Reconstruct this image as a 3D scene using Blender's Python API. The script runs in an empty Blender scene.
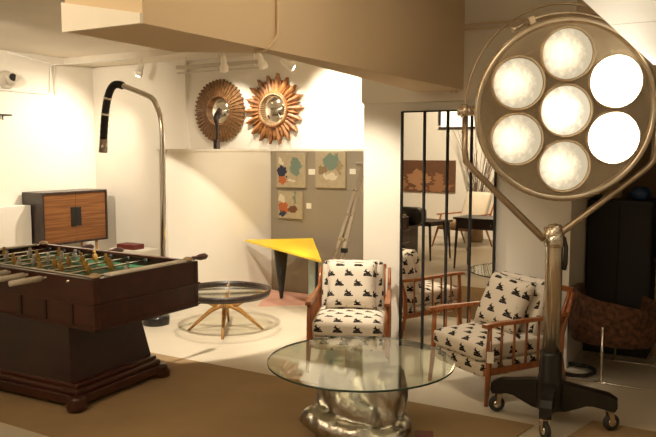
import bpy, bmesh, math, random
from mathutils import Vector, Matrix, Quaternion

random.seed(7)
PI = math.pi
SC = bpy.context.scene
COL = SC.collection

# ------------------------------------------------------------------ materials
def new_mat(name):
    m = bpy.data.materials.new(name)
    m.use_nodes = True
    nt = m.node_tree
    b = nt.nodes['Principled BSDF']
    return m, nt, b

def setp(b, **kw):
    names = {'rough': 'Roughness', 'metal': 'Metallic', 'spec': 'Specular IOR Level', 'coat': 'Coat Weight',
             'coat_rough': 'Coat Roughness', 'sheen': 'Sheen Weight', 'trans': 'Transmission Weight', 'ior': 'IOR'}
    for k, v in kw.items():
        b.inputs[names[k]].default_value = v

def plain(name, col, var=0.06, scale=8.0, bump=0.0, bscale=60.0, **kw):
    """colour with a slight procedural mottling"""
    m, nt, b = new_mat(name)
    setp(b, **kw)
    tc = nt.nodes.new('ShaderNodeTexCoord')
    nz = nt.nodes.new('ShaderNodeTexNoise'); nz.inputs['Scale'].default_value = scale
    nz.inputs['Detail'].default_value = 4
    nt.links.new(tc.outputs['Object'], nz.inputs['Vector'])
    rp = nt.nodes.new('ShaderNodeValToRGB')
    c = Vector(col)
    lo = c * (1 - var); hi = c * (1 + var)
    rp.color_ramp.elements[0].position = .3; rp.color_ramp.elements[1].position = .7
    rp.color_ramp.elements[0].color = (*[min(1, x) for x in lo], 1)
    rp.color_ramp.elements[1].color = (*[min(1, x) for x in hi], 1)
    nt.links.new(nz.outputs['Fac'], rp.inputs['Fac'])
    nt.links.new(rp.outputs['Color'], b.inputs['Base Color'])
    if bump:
        n2 = nt.nodes.new('ShaderNodeTexNoise'); n2.inputs['Scale'].default_value = bscale
        nt.links.new(tc.outputs['Object'], n2.inputs['Vector'])
        bp = nt.nodes.new('ShaderNodeBump'); bp.inputs['Strength'].default_value = bump
        bp.inputs['Distance'].default_value = .01
        nt.links.new(n2.outputs['Fac'], bp.inputs['Height'])
        nt.links.new(bp.outputs['Normal'], b.inputs['Normal'])
    return m

def wood(name, c1, c2, axis='X', scale=6.0, stretch=14.0, dist=2.0, rough=.35, coat=.2, ramp=(.35, .65)):
    m, nt, b = new_mat(name)
    setp(b, rough=rough, coat=coat, coat_rough=.15)
    tc = nt.nodes.new('ShaderNodeTexCoord')
    mp = nt.nodes.new('ShaderNodeMapping')
    s = [stretch, stretch, stretch]; s['XYZ'.index(axis)] = 1.0
    mp.inputs['Scale'].default_value = s
    nz = nt.nodes.new('ShaderNodeTexNoise'); nz.inputs['Scale'].default_value = scale
    nz.inputs['Detail'].default_value = 5; nz.inputs['Distortion'].default_value = dist * .1
    nt.links.new(tc.outputs['Object'], mp.inputs['Vector'])
    nt.links.new(mp.outputs['Vector'], nz.inputs['Vector'])
    rp = nt.nodes.new('ShaderNodeValToRGB')
    rp.color_ramp.elements[0].position = ramp[0]; rp.color_ramp.elements[1].position = ramp[1]
    rp.color_ramp.elements[0].color = (*c1, 1); rp.color_ramp.elements[1].color = (*c2, 1)
    nt.links.new(nz.outputs['Fac'], rp.inputs['Fac'])
    nt.links.new(rp.outputs['Color'], b.inputs['Base Color'])
    return m

def metal(name, col, rough, bump=0.0):
    m = plain(name, col, var=.05, scale=20, rough=rough, metal=1.0, bump=bump, bscale=30)
    return m

class NX:
    """tiny expression builder over shader math nodes"""
    def __init__(s, nt): s.nt = nt
    def op(s, o, a, b=None, c=None):
        n = s.nt.nodes.new('ShaderNodeMath'); n.operation = o
        for i, v in enumerate((a, b, c)):
            if v is None: continue
            if isinstance(v, (int, float)): n.inputs[i].default_value = v
            else: s.nt.links.new(v, n.inputs[i])
        return n.outputs[0]
    def add(s, a, b): return s.op('ADD', a, b)
    def sub(s, a, b): return s.op('SUBTRACT', a, b)
    def mul(s, a, b): return s.op('MULTIPLY', a, b)
    def lt(s, a, b): return s.op('LESS_THAN', a, b)
    def gt(s, a, b): return s.op('GREATER_THAN', a, b)
    def mx(s, a, b): return s.op('MAXIMUM', a, b)
    def mn(s, a, b): return s.op('MINIMUM', a, b)
    def ab(s, a): return s.op('ABSOLUTE', a)
    def fract(s, a): return s.op('FRACT', a)
    def floor(s, a): return s.op('FLOOR', a)
    def ell(s, x, y, cx, cy, rx, ry):
        dx = s.mul(s.sub(x, cx), 1 / rx); dy = s.mul(s.sub(y, cy), 1 / ry)
        return s.lt(s.add(s.mul(dx, dx), s.mul(dy, dy)), 1.0)

def mixcol(nt, fac, a, b):
    n = nt.nodes.new('ShaderNodeMix'); n.data_type = 'RGBA'
    nt.links.new(fac, n.inputs[0])
    for k, v in ((6, a), (7, b)):
        if isinstance(v, (tuple, list)): n.inputs[k].default_value = (*v[:3], 1)
        else: nt.links.new(v, n.inputs[k])
    return n.outputs[2]

def fabric_mat():
    """off-white cloth with staggered rows of small black motifs: a crescent over short bars (UV in metres)"""
    m, nt, b = new_mat('printed_cloth')
    setp(b, rough=.9, spec=.15)
    X = NX(nt)
    uv = nt.nodes.new('ShaderNodeTexCoord')
    nz = nt.nodes.new('ShaderNodeTexNoise'); nz.inputs['Scale'].default_value = 45
    nt.links.new(uv.outputs['UV'], nz.inputs['Vector'])
    vm = nt.nodes.new('ShaderNodeVectorMath'); vm.operation = 'SCALE'; vm.inputs['Scale'].default_value = .010
    vs = nt.nodes.new('ShaderNodeVectorMath'); vs.operation = 'SUBTRACT'; vs.inputs[1].default_value = (.5, .5, .5)
    nt.links.new(nz.outputs['Color'], vs.inputs[0]); nt.links.new(vs.outputs[0], vm.inputs[0])
    va = nt.nodes.new('ShaderNodeVectorMath'); va.operation = 'ADD'
    nt.links.new(uv.outputs['UV'], va.inputs[0]); nt.links.new(vm.outputs[0], va.inputs[1])
    sp = nt.nodes.new('ShaderNodeSeparateXYZ'); nt.links.new(va.outputs[0], sp.inputs[0])
    su = nt.nodes.new('ShaderNodeSeparateXYZ'); nt.links.new(uv.outputs['UV'], su.inputs[0])
    PU, PV = .150, .082
    vrow = X.mul(su.outputs[1], 1 / PV)
    row = X.floor(vrow)
    y = X.mul(X.sub(X.sub(X.mul(sp.outputs[1], 1 / PV), row), .5), PV)
    uu = X.add(X.mul(su.outputs[0], 1 / PU), X.mul(row, .5))
    cu = X.floor(uu)
    uw = X.add(X.mul(sp.outputs[0], 1 / PU), X.mul(row, .5))
    x = X.mul(X.sub(X.sub(uw, cu), .5), PU)
    bar1 = X.mul(X.lt(X.ab(X.add(y, .021)), .0065), X.lt(X.ab(x), .036))
    bar2 = X.mul(X.lt(X.ab(X.add(y, .008)), .006), X.lt(X.ab(X.add(x, .004)), .027))
    cres = X.mul(X.ell(x, y, -.002, .014, .021, .019), X.sub(1.0, X.ell(x, y, .005, .024, .016, .015)))
    tail = X.ell(x, y, -.022, .010, .010, .005)
    mask = X.mx(X.mx(bar1, bar2), X.mx(cres, tail))
    c = mixcol(nt, mask, (.72, .64, .53), (.022, .016, .013))
    nt.links.new(c, b.inputs['Base Color'])
    return m

def thin_glass(name, tint, extra=0.0):
    m = bpy.data.materials.new(name); m.use_nodes = True
    nt = m.node_tree; nt.nodes.clear()
    out = nt.nodes.new('ShaderNodeOutputMaterial')
    tr = nt.nodes.new('ShaderNodeBsdfTransparent'); tr.inputs['Color'].default_value = (*tint, 1)
    gl = nt.nodes.new('ShaderNodeBsdfGlossy'); gl.inputs['Roughness'].default_value = .015
    fr = nt.nodes.new('ShaderNodeFresnel')
    # a thin pane reflects alike from both sides: feed the inverse index on the inner faces
    ge = nt.nodes.new('ShaderNodeNewGeometry'); X = NX(nt)
    nt.links.new(X.add(X.mul(ge.outputs['Backfacing'], 1 / 1.45 - 1.45), 1.45), fr.inputs['IOR'])
    ad = nt.nodes.new('ShaderNodeMath'); ad.operation = 'ADD'; ad.inputs[1].default_value = extra
    mx = nt.nodes.new('ShaderNodeMixShader')
    nt.links.new(fr.outputs[0], ad.inputs[0]); nt.links.new(ad.outputs[0], mx.inputs[0])
    nt.links.new(tr.outputs[0], mx.inputs[1]); nt.links.new(gl.outputs[0], mx.inputs[2])
    nt.links.new(mx.outputs[0], out.inputs[0])
    return m

def emit_mat(name, col, strength, noise=0.0, scale=14.0):
    m = bpy.data.materials.new(name); m.use_nodes = True
    nt = m.node_tree; nt.nodes.clear()
    out = nt.nodes.new('ShaderNodeOutputMaterial')
    em = nt.nodes.new('ShaderNodeEmission'); em.inputs['Strength'].default_value = strength
    em.inputs['Color'].default_value = (*col, 1)
    if noise:
        tc = nt.nodes.new('ShaderNodeTexCoord')
        nz = nt.nodes.new('ShaderNodeTexNoise'); nz.inputs['Scale'].default_value = scale
        nz.inputs['Detail'].default_value = 3
        nt.links.new(tc.outputs['Object'], nz.inputs['Vector'])
        mr = nt.nodes.new('ShaderNodeMapRange')
        mr.inputs['From Min'].default_value = .35; mr.inputs['From Max'].default_value = .65
        mr.inputs['To Min'].default_value = strength * (1 - noise); mr.inputs['To Max'].default_value = strength * (1 + noise)
        nt.links.new(nz.outputs['Fac'], mr.inputs['Value'])
        nt.links.new(mr.outputs[0], em.inputs['Strength'])
    nt.links.new(em.outputs[0], out.inputs[0])
    return m

def zebra_mat():
    m, nt, b = new_mat('striped_veneer')
    setp(b, rough=.4)
    tc = nt.nodes.new('ShaderNodeTexCoord')
    mp = nt.nodes.new('ShaderNodeMapping'); mp.inputs['Scale'].default_value = (1.5, 1.0, 42)
    wv = nt.nodes.new('ShaderNodeTexNoise'); wv.inputs['Scale'].default_value = 1.6; wv.inputs['Detail'].default_value = 3
    nt.links.new(tc.outputs['Object'], mp.inputs['Vector']); nt.links.new(mp.outputs[0], wv.inputs['Vector'])
    rp = nt.nodes.new('ShaderNodeValToRGB')
    rp.color_ramp.elements[0].position = .38; rp.color_ramp.elements[1].position = .62
    rp.color_ramp.elements[0].color = (.15, .052, .014, 1); rp.color_ramp.elements[1].color = (.27, .11, .032, 1)
    nt.links.new(wv.outputs['Fac'], rp.inputs['Fac']); nt.links.new(rp.outputs['Color'], b.inputs['Base Color'])
    return m

def painting_mat(name, blobs, paper=(.40, .33, .22)):
    """plain abstract: aged paper with soft-edged ellipses of paint (Generated coordinates of the canvas)"""
    m, nt, b = new_mat(name)
    setp(b, rough=.8)
    X = NX(nt)
    tc = nt.nodes.new('ShaderNodeTexCoord')
    nz = nt.nodes.new('ShaderNodeTexNoise'); nz.inputs['Scale'].default_value = 7; nz.inputs['Detail'].default_value = 5
    nt.links.new(tc.outputs['Generated'], nz.inputs['Vector'])
    sp = nt.nodes.new('ShaderNodeSeparateXYZ'); nt.links.new(tc.outputs['Generated'], sp.inputs[0])
    sn = nt.nodes.new('ShaderNodeSeparateColor'); nt.links.new(nz.outputs['Color'], sn.inputs[0])
    x = X.add(sp.outputs[0], X.mul(X.sub(sn.outputs[0], .5), .35))
    y = X.add(sp.outputs[2], X.mul(X.sub(sn.outputs[1], .5), .35))
    c = mixcol(nt, sn.outputs[2], tuple(v * .8 for v in paper), tuple(min(1, v * 1.25) for v in paper))
    for (cx, cy, rx, ry, colr) in blobs:
        c = mixcol(nt, X.ell(x, y, cx, cy, rx, ry), c, colr)
    nt.links.new(c, b.inputs['Base Color'])
    return m

M = {}
M['wall'] = plain('wall_paint', (.80, .745, .65), var=.02, scale=2, rough=.85, spec=.2)
M['ceil'] = plain('ceiling_paint', (.78, .71, .60), var=.03, scale=1.5, rough=.9, spec=.1)
M['beam'] = plain('beam_paint', (.72, .57, .39), var=.02, scale=1.2, rough=.85, spec=.2)
M['white'] = plain('white_paint', (.85, .80, .71), var=.02, rough=.6)
M['grey_wall'] = plain('taupe_wall_paint', (.31, .265, .20), var=.04, scale=2, rough=.8, spec=.2)
M['alcove'] = plain('alcove_brown_paint', (.24, .16, .09), var=.06, scale=2, rough=.85)
M['floor'] = plain('pale_floor', (.55, .48, .37), var=.05, scale=1.6, rough=.42, spec=.35)
M['carpet'] = plain('brown_carpet', (.33, .225, .12), var=.10, scale=2.2, rough=.95, spec=.05, bump=.3, bscale=300)
M['pink'] = plain('pink_mat', (.60, .33, .25), var=.08, rough=.9)
M['mahog'] = wood('mahogany', (.038, .009, .005), (.060, .014, .007), 'X', 3, 5, 2, rough=.30, coat=.2)
M['mahog_dark'] = wood('dark_mahogany', (.020, .006, .004), (.032, .009, .005), 'X', 3, 5, 2, rough=.35, coat=.15)
M['dark_wood'] = wood('dark_wood', (.020, .012, .010), (.045, .026, .020), 'Z', 4, 9, 2, rough=.4)
M['teak'] = wood('teak', (.23, .065, .018), (.40, .135, .035), 'Z', 8, 9, 2, rough=.35)
M['honey'] = wood('honey_wood', (.36, .17, .045), (.52, .27, .08), 'X', 8, 9, 2, rough=.35)
M['zebra'] = zebra_mat()
M['cloth'] = fabric_mat()
M['chrome'] = metal('chrome', (.78, .74, .68), .10)
M['warm_metal'] = plain('warm_worn_metal', (.74, .65, .53), var=.08, scale=12, rough=.20, metal=.88)
M['bronze'] = plain('yoke_bronze', (.50, .40, .29), var=.08, scale=12, rough=.28, metal=.85)
M['dish_metal'] = plain('dull_dish_metal', (.80, .67, .50), var=.14, scale=5, rough=.24, metal=.55)
M['silver'] = metal('cast_silver', (.54, .51, .46), .30, bump=.35)
M['alu'] = metal('aluminium', (.46, .41, .35), .30)
M['black'] = plain('black_enamel', (.016, .014, .013), rough=.28)
M['black_matte'] = plain('black_matte', (.014, .012, .011), rough=.7)
M['rubber'] = plain('rubber', (.03, .027, .025), rough=.6)
M['gold_straw'] = wood('straw_gilt', (.11, .05, .016), (.27, .135, .05), 'Z', 30, 1, 3, rough=.5, coat=0)
M['gold_rays'] = wood('carved_gilt', (.17, .058, .016), (.40, .18, .055), 'Z', 14, 1, 3, rough=.5, coat=0)
M['pale_gilt'] = plain('pale_gilt', (.55, .40, .24), rough=.4)
M['yellow'] = plain('yellow_lacquer', (.80, .56, .020), var=.05, scale=3, rough=.35)
M['green_glass'] = plain('green_grey_glass_plate', (.20, .24, .19), rough=.12)
M['edge'] = plain('glass_edge_green', (.03, .06, .045), rough=.1)
M['glass'] = thin_glass('table_glass', (.90, .93, .87), .012)
M['glass2'] = thin_glass('low_table_glass', (.92, .93, .88), .0)
M['lensglass'] = thin_glass('lamp_glass', (.97, .95, .9), .03)
M['mirror'] = bpy.data.materials.new('mirror_silver'); M['mirror'].use_nodes = True
_b = M['mirror'].node_tree.nodes['Principled BSDF']
setp(_b, rough=.0, metal=1.0); _b.inputs['Base Color'].default_value = (.86, .83, .77, 1)
M['pitch'] = plain('green_pitch', (.035, .12, .055), rough=.6)
M['paint_yellow'] = plain('figure_yellow', (.34, .19, .03), rough=.4)
M['paint_white'] = plain('figure_pale', (.40, .37, .31), rough=.35)
M['score'] = plain('pale_score_strip', (.55, .49, .40), rough=.35)
M['red'] = plain('dark_red_board', (.14, .018, .012), rough=.5)
M['card'] = plain('card_white', (.80, .76, .66), rough=.8)
M['blue'] = plain('blue_glaze', (.03, .07, .16), rough=.3)
M['tan'] = plain('tan_ceramic', (.36, .24, .13), rough=.5)
M['brown_cloth'] = plain('speckled_brown_cloth', (.085, .034, .014), var=.7, scale=30, rough=.95)
M['cream_cloth'] = plain('cream_upholstery', (.62, .53, .40), rough=.95)
M['twig'] = plain('bare_twig', (.13, .085, .05), rough=.8)
M['hands'] = painting_mat('brown_canvas', [(.2, .35, .09, .33, (.34, .17, .08)), (.42, .3, .08, .4, (.30, .15, .07)),
                                           (.64, .38, .09, .36, (.38, .19, .09)), (.86, .3, .08, .33, (.30, .14, .06))], (.13, .055, .022))
M['lens_hot'] = emit_mat('lamp_lens_bright', (1, .90, .70), 38.0, .15)
def glow_mat(name, col, mid, edge, cx=.5, cz=.5):
    """frosted lens lit by a bulb behind it: bright heart fading to the rim"""
    m = emit_mat(name, col, 1.0)
    nt = m.node_tree; X = NX(nt)
    em = [n for n in nt.nodes if n.type == 'EMISSION'][0]
    tc = nt.nodes.new('ShaderNodeTexCoord'); sp = nt.nodes.new('ShaderNodeSeparateXYZ')
    nz = nt.nodes.new('ShaderNodeTexNoise'); nz.inputs['Scale'].default_value = 7; nz.inputs['Detail'].default_value = 2
    nt.links.new(tc.outputs['Generated'], sp.inputs[0]); nt.links.new(tc.outputs['Generated'], nz.inputs['Vector'])
    dx = X.sub(sp.outputs[0], cx); dz = X.sub(sp.outputs[2], cz)
    d = X.op('SQRT', X.add(X.mul(dx, dx), X.mul(dz, dz)))
    d = X.add(d, X.mul(X.sub(nz.outputs['Fac'], .5), .30))
    mr = nt.nodes.new('ShaderNodeMapRange'); mr.interpolation_type = 'SMOOTHSTEP'
    mr.inputs['From Min'].default_value = .08; mr.inputs['From Max'].default_value = .50
    mr.inputs['To Min'].default_value = mid; mr.inputs['To Max'].default_value = edge
    nt.links.new(d, mr.inputs['Value']); nt.links.new(mr.outputs[0], em.inputs['Strength'])
    return m
M['lens_dim'] = glow_mat('lamp_lens_frosted', (1, .82, .54), 1.8, .66, .42, .5)
M['lens_mid'] = glow_mat('lamp_lens_centre', (1, .84, .58), 3.2, .85, .42, .48)
M['spotbulb'] = emit_mat('spot_bulb', (1, .88, .66), 12.0)
M['band_glow'] = emit_mat('bright_band_glow', (1, .93, .78), 2.2)

# ------------------------------------------------------------------ mesh builder
class MB:
    def __init__(s, xf=None):
        s.bm = bmesh.new(); s.xf = xf
    def _v(s, p): return s.bm.verts.new(Vector(p))
    def face(s, vs, smooth=False):
        try:
            f = s.bm.faces.new(vs); f.smooth = smooth; return f
        except ValueError:
            return None
    def box(s, c, d, rot=None, bevel=0.0, seg=2):
        m = Matrix.Translation(Vector(c)) @ (rot.to_4x4() if rot is not None else Matrix())
        b2 = bmesh.new()
        bmesh.ops.create_cube(b2, size=1.0, matrix=Matrix.Diagonal((*d, 1)))
        if bevel:
            bmesh.ops.bevel(b2, geom=b2.edges[:], offset=bevel, segments=seg, profile=.5, affect='EDGES')
        s._merge(b2, m); return s
    def _merge(s, b2, m=Matrix(), smooth=None):
        mp = {}
        for v in b2.verts: mp[v] = s.bm.verts.new(m @ v.co)
        for f in b2.faces:
            nf = s.bm.faces.new([mp[v] for v in f.verts]); nf.smooth = f.smooth if smooth is None else smooth
        b2.free()
    def tube(s, pts, r, seg=10, cap=True, closed=False, flat=None):
        """tube through points; r float or list; flat = squash factor (unused axis)"""
        pts = [Vector(p) for p in pts]; n = len(pts)
        rs = r if isinstance(r, (list, tuple)) else [r] * n
        rings = []; up = None
        for i in range(n):
            if closed: t = (pts[(i + 1) % n] - pts[i - 1])
            else: t = (pts[min(i + 1, n - 1)] - pts[max(i - 1, 0)])
            t.normalize()
            if up is None:
                a = Vector((0, 0, 1)) if abs(t.z) < .9 else Vector((1, 0, 0))
                up = (a - t * a.dot(t)).normalized()
            else:
                up = (up - t * up.dot(t)).normalized()
            sd = t.cross(up)
            rings.append([s._v(pts[i] + (up * math.cos(2 * PI * k / seg) + sd * math.sin(2 * PI * k / seg)) * rs[i]) for k in range(seg)])
        m = n if closed else n - 1
        for i in range(m):
            A, B = rings[i], rings[(i + 1) % n]
            for k in range(seg):
                s.face([A[k], A[(k + 1) % seg], B[(k + 1) % seg], B[k]], True)
        if cap and not closed:
            s.face(rings[0][::-1]); s.face(rings[-1])
        return s
    def lathe(s, prof, c=(0, 0, 0), seg=32, axis='Z', cap=True, smooth=True):
        c = Vector(c); rings = []
        for (r, z) in prof:
            ring = []
            for k in range(seg):
                a = 2 * PI * k / seg
                p = Vector((r * math.cos(a), r * math.sin(a), z))
                if axis == 'X': p = Vector((p.z, p.x, p.y))
                if axis == 'Y': p = Vector((p.y, p.z, p.x))
                ring.append(s._v(c + p))
            rings.append(ring)
        for i in range(len(rings) - 1):
            A, B = rings[i], rings[i + 1]
            for k in range(seg):
                s.face([A[k], A[(k + 1) % seg], B[(k + 1) % seg], B[k]], smooth)
        if cap:
            if prof[0][0] > 1e-5: s.face(rings[0][::-1])
            if prof[-1][0] > 1e-5: s.face(rings[-1])
        return s
    def prism(s, poly, z0, z1, plane='XY', off=0.0):
        """polygon extruded; plane XY: (x,y)->z ; XZ: (x,z)->y ; YZ: (y,z)->x"""
        def P(a, b, h):
            return {'XY': (a, b, h), 'XZ': (a, h, b), 'YZ': (h, a, b)}[plane]
        A = [s._v(P(a, b, z0)) for a, b in poly]; B = [s._v(P(a, b, z1)) for a, b in poly]
        s.face(A[::-1]); s.face(B); n = len(poly)
        for k in range(n): s.face([A[k], A[(k + 1) % n], B[(k + 1) % n], B[k]])
        return s
    def bar(s, p0, p1, w, h, side=None, bevel=0.0):
        """rectangular bar from p0 to p1; w along side axis, h along the third"""
        p0, p1 = Vector(p0), Vector(p1); t = (p1 - p0); L = t.length; t.normalize()
        a = Vector(side) if side else (Vector((0, 0, 1)).cross(t) if abs(t.z) < .95 else Vector((1, 0, 0)))
        a = (a - t * a.dot(t)).normalized(); b = t.cross(a)
        R = Matrix((t, a, b)).transposed()
        return s.box((p0 + p1) / 2, (L, w, h), R, bevel)
    def build(s, name, mat, parent=None, smooth_angle=None, uv=None, sub=0):
        bm = s.bm
        if s.xf is not None: bm.transform(s.xf)
        bmesh.ops.recalc_face_normals(bm, faces=bm.faces[:])
        if uv:
            lay = bm.loops.layers.uv.new('UVMap')
            ou, ov = uv
            for f in bm.faces:
                n = f.normal; ax = max(range(3), key=lambda i: abs(n[i]))
                for l in f.loops:
                    p = l.vert.co
                    u, v = {0: (p.y, p.z), 1: (p.x, p.z), 2: (p.x, p.y)}[ax]
                    l[lay].uv = (u + ou, v + ov)
        me = bpy.data.meshes.new(name)
        bm.to_mesh(me); bm.free()
        me.materials.append(M[mat] if isinstance(mat, str) else mat)
        o = bpy.data.objects.new(name, me); COL.objects.link(o)
        if parent is not None: o.parent = parent
        if sub:
            md = o.modifiers.new('smooth', 'SUBSURF'); md.levels = sub; md.render_levels = sub
        return o

def tag(o, label=None, cat=None, group=None, kind=None):
    if label: o['label'] = label
    if cat: o['category'] = cat
    if group: o['group'] = group
    if kind: o['kind'] = kind
    return o

def thing(name, label, cat, loc=(0, 0, 0), rz=0.0, group=None):
    o = bpy.data.objects.new(name, None); COL.objects.link(o)
    o.location = loc; o.rotation_euler = (0, 0, rz)
    o.empty_display_size = .1
    return tag(o, label, cat, group)

def kids(o): return [c for c in bpy.data.objects if c.parent == o]
def copy_tree(o, parent=None):
    c = o.copy(); COL.objects.link(c); c.parent = parent
    for ch in kids(o): copy_tree(ch, c)
    return c

def struct(o):
    o['kind'] = 'structure'; return o

def sbox(name, lo, hi, mat):
    lo, hi = Vector(lo), Vector(hi)
    return struct(MB().box((lo + hi) / 2, hi - lo).build(name, mat))

# room coordinates: X runs along the back walls (to the right and nearer the camera),
# Y runs away from the camera, Z up. The camera stands at X=0, Y=0.
CEIL = 2.98
XL, XR, YB, YF = -8.42, 2.2, 7.62, -2.0

# ------------------------------------------------------------------ setting
sbox('floor', (XL - .2, YF - .2, -.1), (XR + .2, YB + .2, 0), 'floor')
sbox('ceiling', (XL - .2, YF - .2, CEIL), (XR + .2, YB + .2, CEIL + .1), 'ceil')
sbox('wall_left', (XL - .12, YF - .12, 0), (XL, YB + .12, CEIL), 'wall')
sbox('wall_right', (XR, YF - .12, 0), (XR + .12, YB + .12, CEIL), 'wall')
sbox('wall_front', (XL, YF - .12, 0), (XR, YF, CEIL), 'wall')
# back wall: left piece stands 8 cm proud of the piece with the sunburst mirrors
wb = MB(); wb.prism([(XL, YB), (-6.64, YB), (-6.64, YB + .06), (-1.1, YB + .06), (-1.1, YB + .2), (XL, YB + .2)], 0, CEIL)
struct(wb.build('wall_back', 'wall'))
# block of wall that carries the tall mirror, with a slightly proud upper half (the ledge line at 2.09 m)
sbox('wall_mirror', (-2.9, 5.65, 0), (-1.126, YB + .05, 2.09), 'wall')
sbox('trim_1', (-2.9, 5.60, 2.09), (-1.126, YB + .05, CEIL), 'wall')
# alcove to the right of it
sbox('wall_alcove', (-1.126, 6.95, 0), (XR, 7.07, CEIL), 'alcove')
# header over the alcove opening
sbox('trim_2', (-1.126, 5.63, 2.06), (XR, 5.85, CEIL), 'beam')
# head-height partition: white side and taupe end, with a white cap
sbox('wall_partition', (-5.0, 5.33, 0), (-4.9, 7.22, 1.675), 'wall')
sbox('wall_niche', (-4.9, 7.12, 0), (-2.88, 7.22, 1.675), 'grey_wall')
cap = MB(); cap.prism([(-5.01, 5.32), (-4.89, 5.32), (-4.89, 7.11), (-2.9, 7.11), (-2.9, 7.23), (-5.01, 7.23)], 1.675, 1.70)
struct(cap.build('trim_3', 'white'))
# big dropped beam from the left-front to the mirror wall
bm4 = MB(); bm4.prism([(-1.98, 2.04), (-1.98, 5.64), (-2.39, 5.64), (-2.07, 2.97), (-2.43, 2.72), (-2.40, 2.04)], 2.17, CEIL)
struct(bm4.build('trim_4', 'beam'))
# lit foot of the beam's end, painted as a thin white wedge
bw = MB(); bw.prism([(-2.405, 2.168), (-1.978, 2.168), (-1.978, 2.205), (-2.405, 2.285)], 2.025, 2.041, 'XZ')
struct(bw.build('beam_end_lit_wedge', 'white'))
# dropped soffit above and to the right of the camera, in jointed boards
sbox('trim_6', (-.47, 1.0, 2.17), (XR, 2.955, CEIL), 'white')
sbox('trim_7', (-.47, 2.965, 2.17), (XR, 4.46, CEIL), 'white')
sbox('trim_8', (-.465, 2.95, 2.176), (XR, 2.97, CEIL), 'ceil')
# shallow soffit over the back of the room
sbox('trim_9', (XL, 7.1, 2.90), (-1.0, YB + .05, CEIL), 'ceil')
# lighter floor boards: brown carpet is laid on top
car = MB(); car.prism([(XL + .05, 2.75), (-1.35, 2.75), (-1.05, 4.36), (XL + .05, 4.36)], 0, .006)
tag(car.build('carpet', 'carpet'), 'brown carpet laid across the floor under the football table', 'carpet')
car = MB(); car.prism([(-1.40, 2.5), (.9, 2.5), (.9, 4.62), (-.75, 4.62), (-1.0, 3.6)], 0, .005)
tag(car.build('carpet', 'carpet'), 'brown carpet under the front casters of the surgical lamp', 'carpet')
pk = MB(); pk.prism([(-4.88, 7.05), (-4.50, 6.27), (-3.6, 6.92), (-3.7, 7.10), (-4.86, 7.10)], 0, .006)
tag(pk.build('floor_mat', 'pink'), 'pink mat on the floor behind the yellow triangular table', 'mat')
# baseboards
sbox('baseboard_left', (XL, YF, 0), (XL + .015, YB, .08), 'white')
sbox('baseboard_back', (XL, YB - .015, 0), (-6.64, YB, .08), 'white')

# conduits: on the beam face, and the one that frames the wall above the mirror
def conduit(name, pts, r, mat='beam'):
    return struct(MB().tube(pts, r, 8).build(name, mat))
conduit('trim_10', [(-1.968, 2.93, CEIL), (-1.968, 2.93, 2.25), (-1.975, 2.915, 2.22), (-1.975, 2.86, 2.178), (-2.0, 2.85, 2.163), (-2.05, 2.85, 2.163)], .009)
conduit('trim_11', [(-2.075, 5.585, 2.15), (-2.065, 5.585, 2.65), (-2.04, 5.585, 2.675), (-1.0, 5.585, 2.675)], .011)
conduit('trim_12', [(-2.035, 5.585, 2.15), (-2.03, 5.585, 2.62), (-2.0, 5.585, 2.64), (-1.0, 5.585, 2.64)], .009)
conduit('trim_13', [(XL + .02, 5.6, 2.47), (XL + .02, 6.80, 2.46), (XL + .02, 6.84, 2.50), (XL + .02, 6.86, 2.84), (XL + .05, 6.9, 2.87), (XL + .1, 7.05, 2.885), (-7.0, 7.08, 2.89)], .013, 'white')
conduit('trim_14', [(XL + .02, 6.92, 2.46), (XL + .02, 6.92, 2.87), (XL + .02, 6.2, 2.955)], .013, 'white')

# ------------------------------------------------------------------ lights helper
def spot(loc, target, watts, size_deg, blend=.5, col=(1, .88, .70), rad=.04):
    l = bpy.data.lights.new('spot_light', 'SPOT'); l.energy = watts; l.spot_size = math.radians(size_deg)
    l.spot_blend = blend; l.color = col; l.shadow_soft_size = rad
    o = bpy.data.objects.new('spot_light', l); COL.objects.link(o); o.location = loc
    d = Vector(target) - Vector(loc); o.rotation_euler = d.to_track_quat('-Z', 'Y').to_euler()
    return o
def area(loc, target, watts, size, col=(1, .78, .50)):
    l = bpy.data.lights.new('area_light', 'AREA'); l.energy = watts; l.size = size; l.color = col
    o = bpy.data.objects.new('area_light', l); COL.objects.link(o); o.location = loc
    d = Vector(target) - Vector(loc); o.rotation_euler = d.to_track_quat('-Z', 'Y').to_euler()
    return o

def spot_fixture(top, tip, label, hang_z, group='white spotlights under the ceiling', back=False):
    """white spotlight: hanger, cone body from top to tip, glowing bulb at the tip"""
    top, tip = Vector(top), Vector(tip)
    t = thing('track_spotlight', label, 'spotlight', (top.x, top.y, hang_z), 0, group)
    a = top - t.location; b = tip - t.location; d = (b - a).normalized()
    MB().tube([(0, 0, 0), (0, 0, a.z)], .010, 8).build('hanger', 'white', t)
    L = (b - a).length
    MB().tube([a - d * .03, a, a + d * L * .55, a + d * L * .6, b], [.018, .034, .040, .054, .056], 14, cap=True).build('lamp_body', 'white', t)
    MB().tube([b + d * .001, b + d * .006], [.030, .028], 14).build('bulb', 'spotbulb', t)
    return b + t.location + d * .02, d

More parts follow.
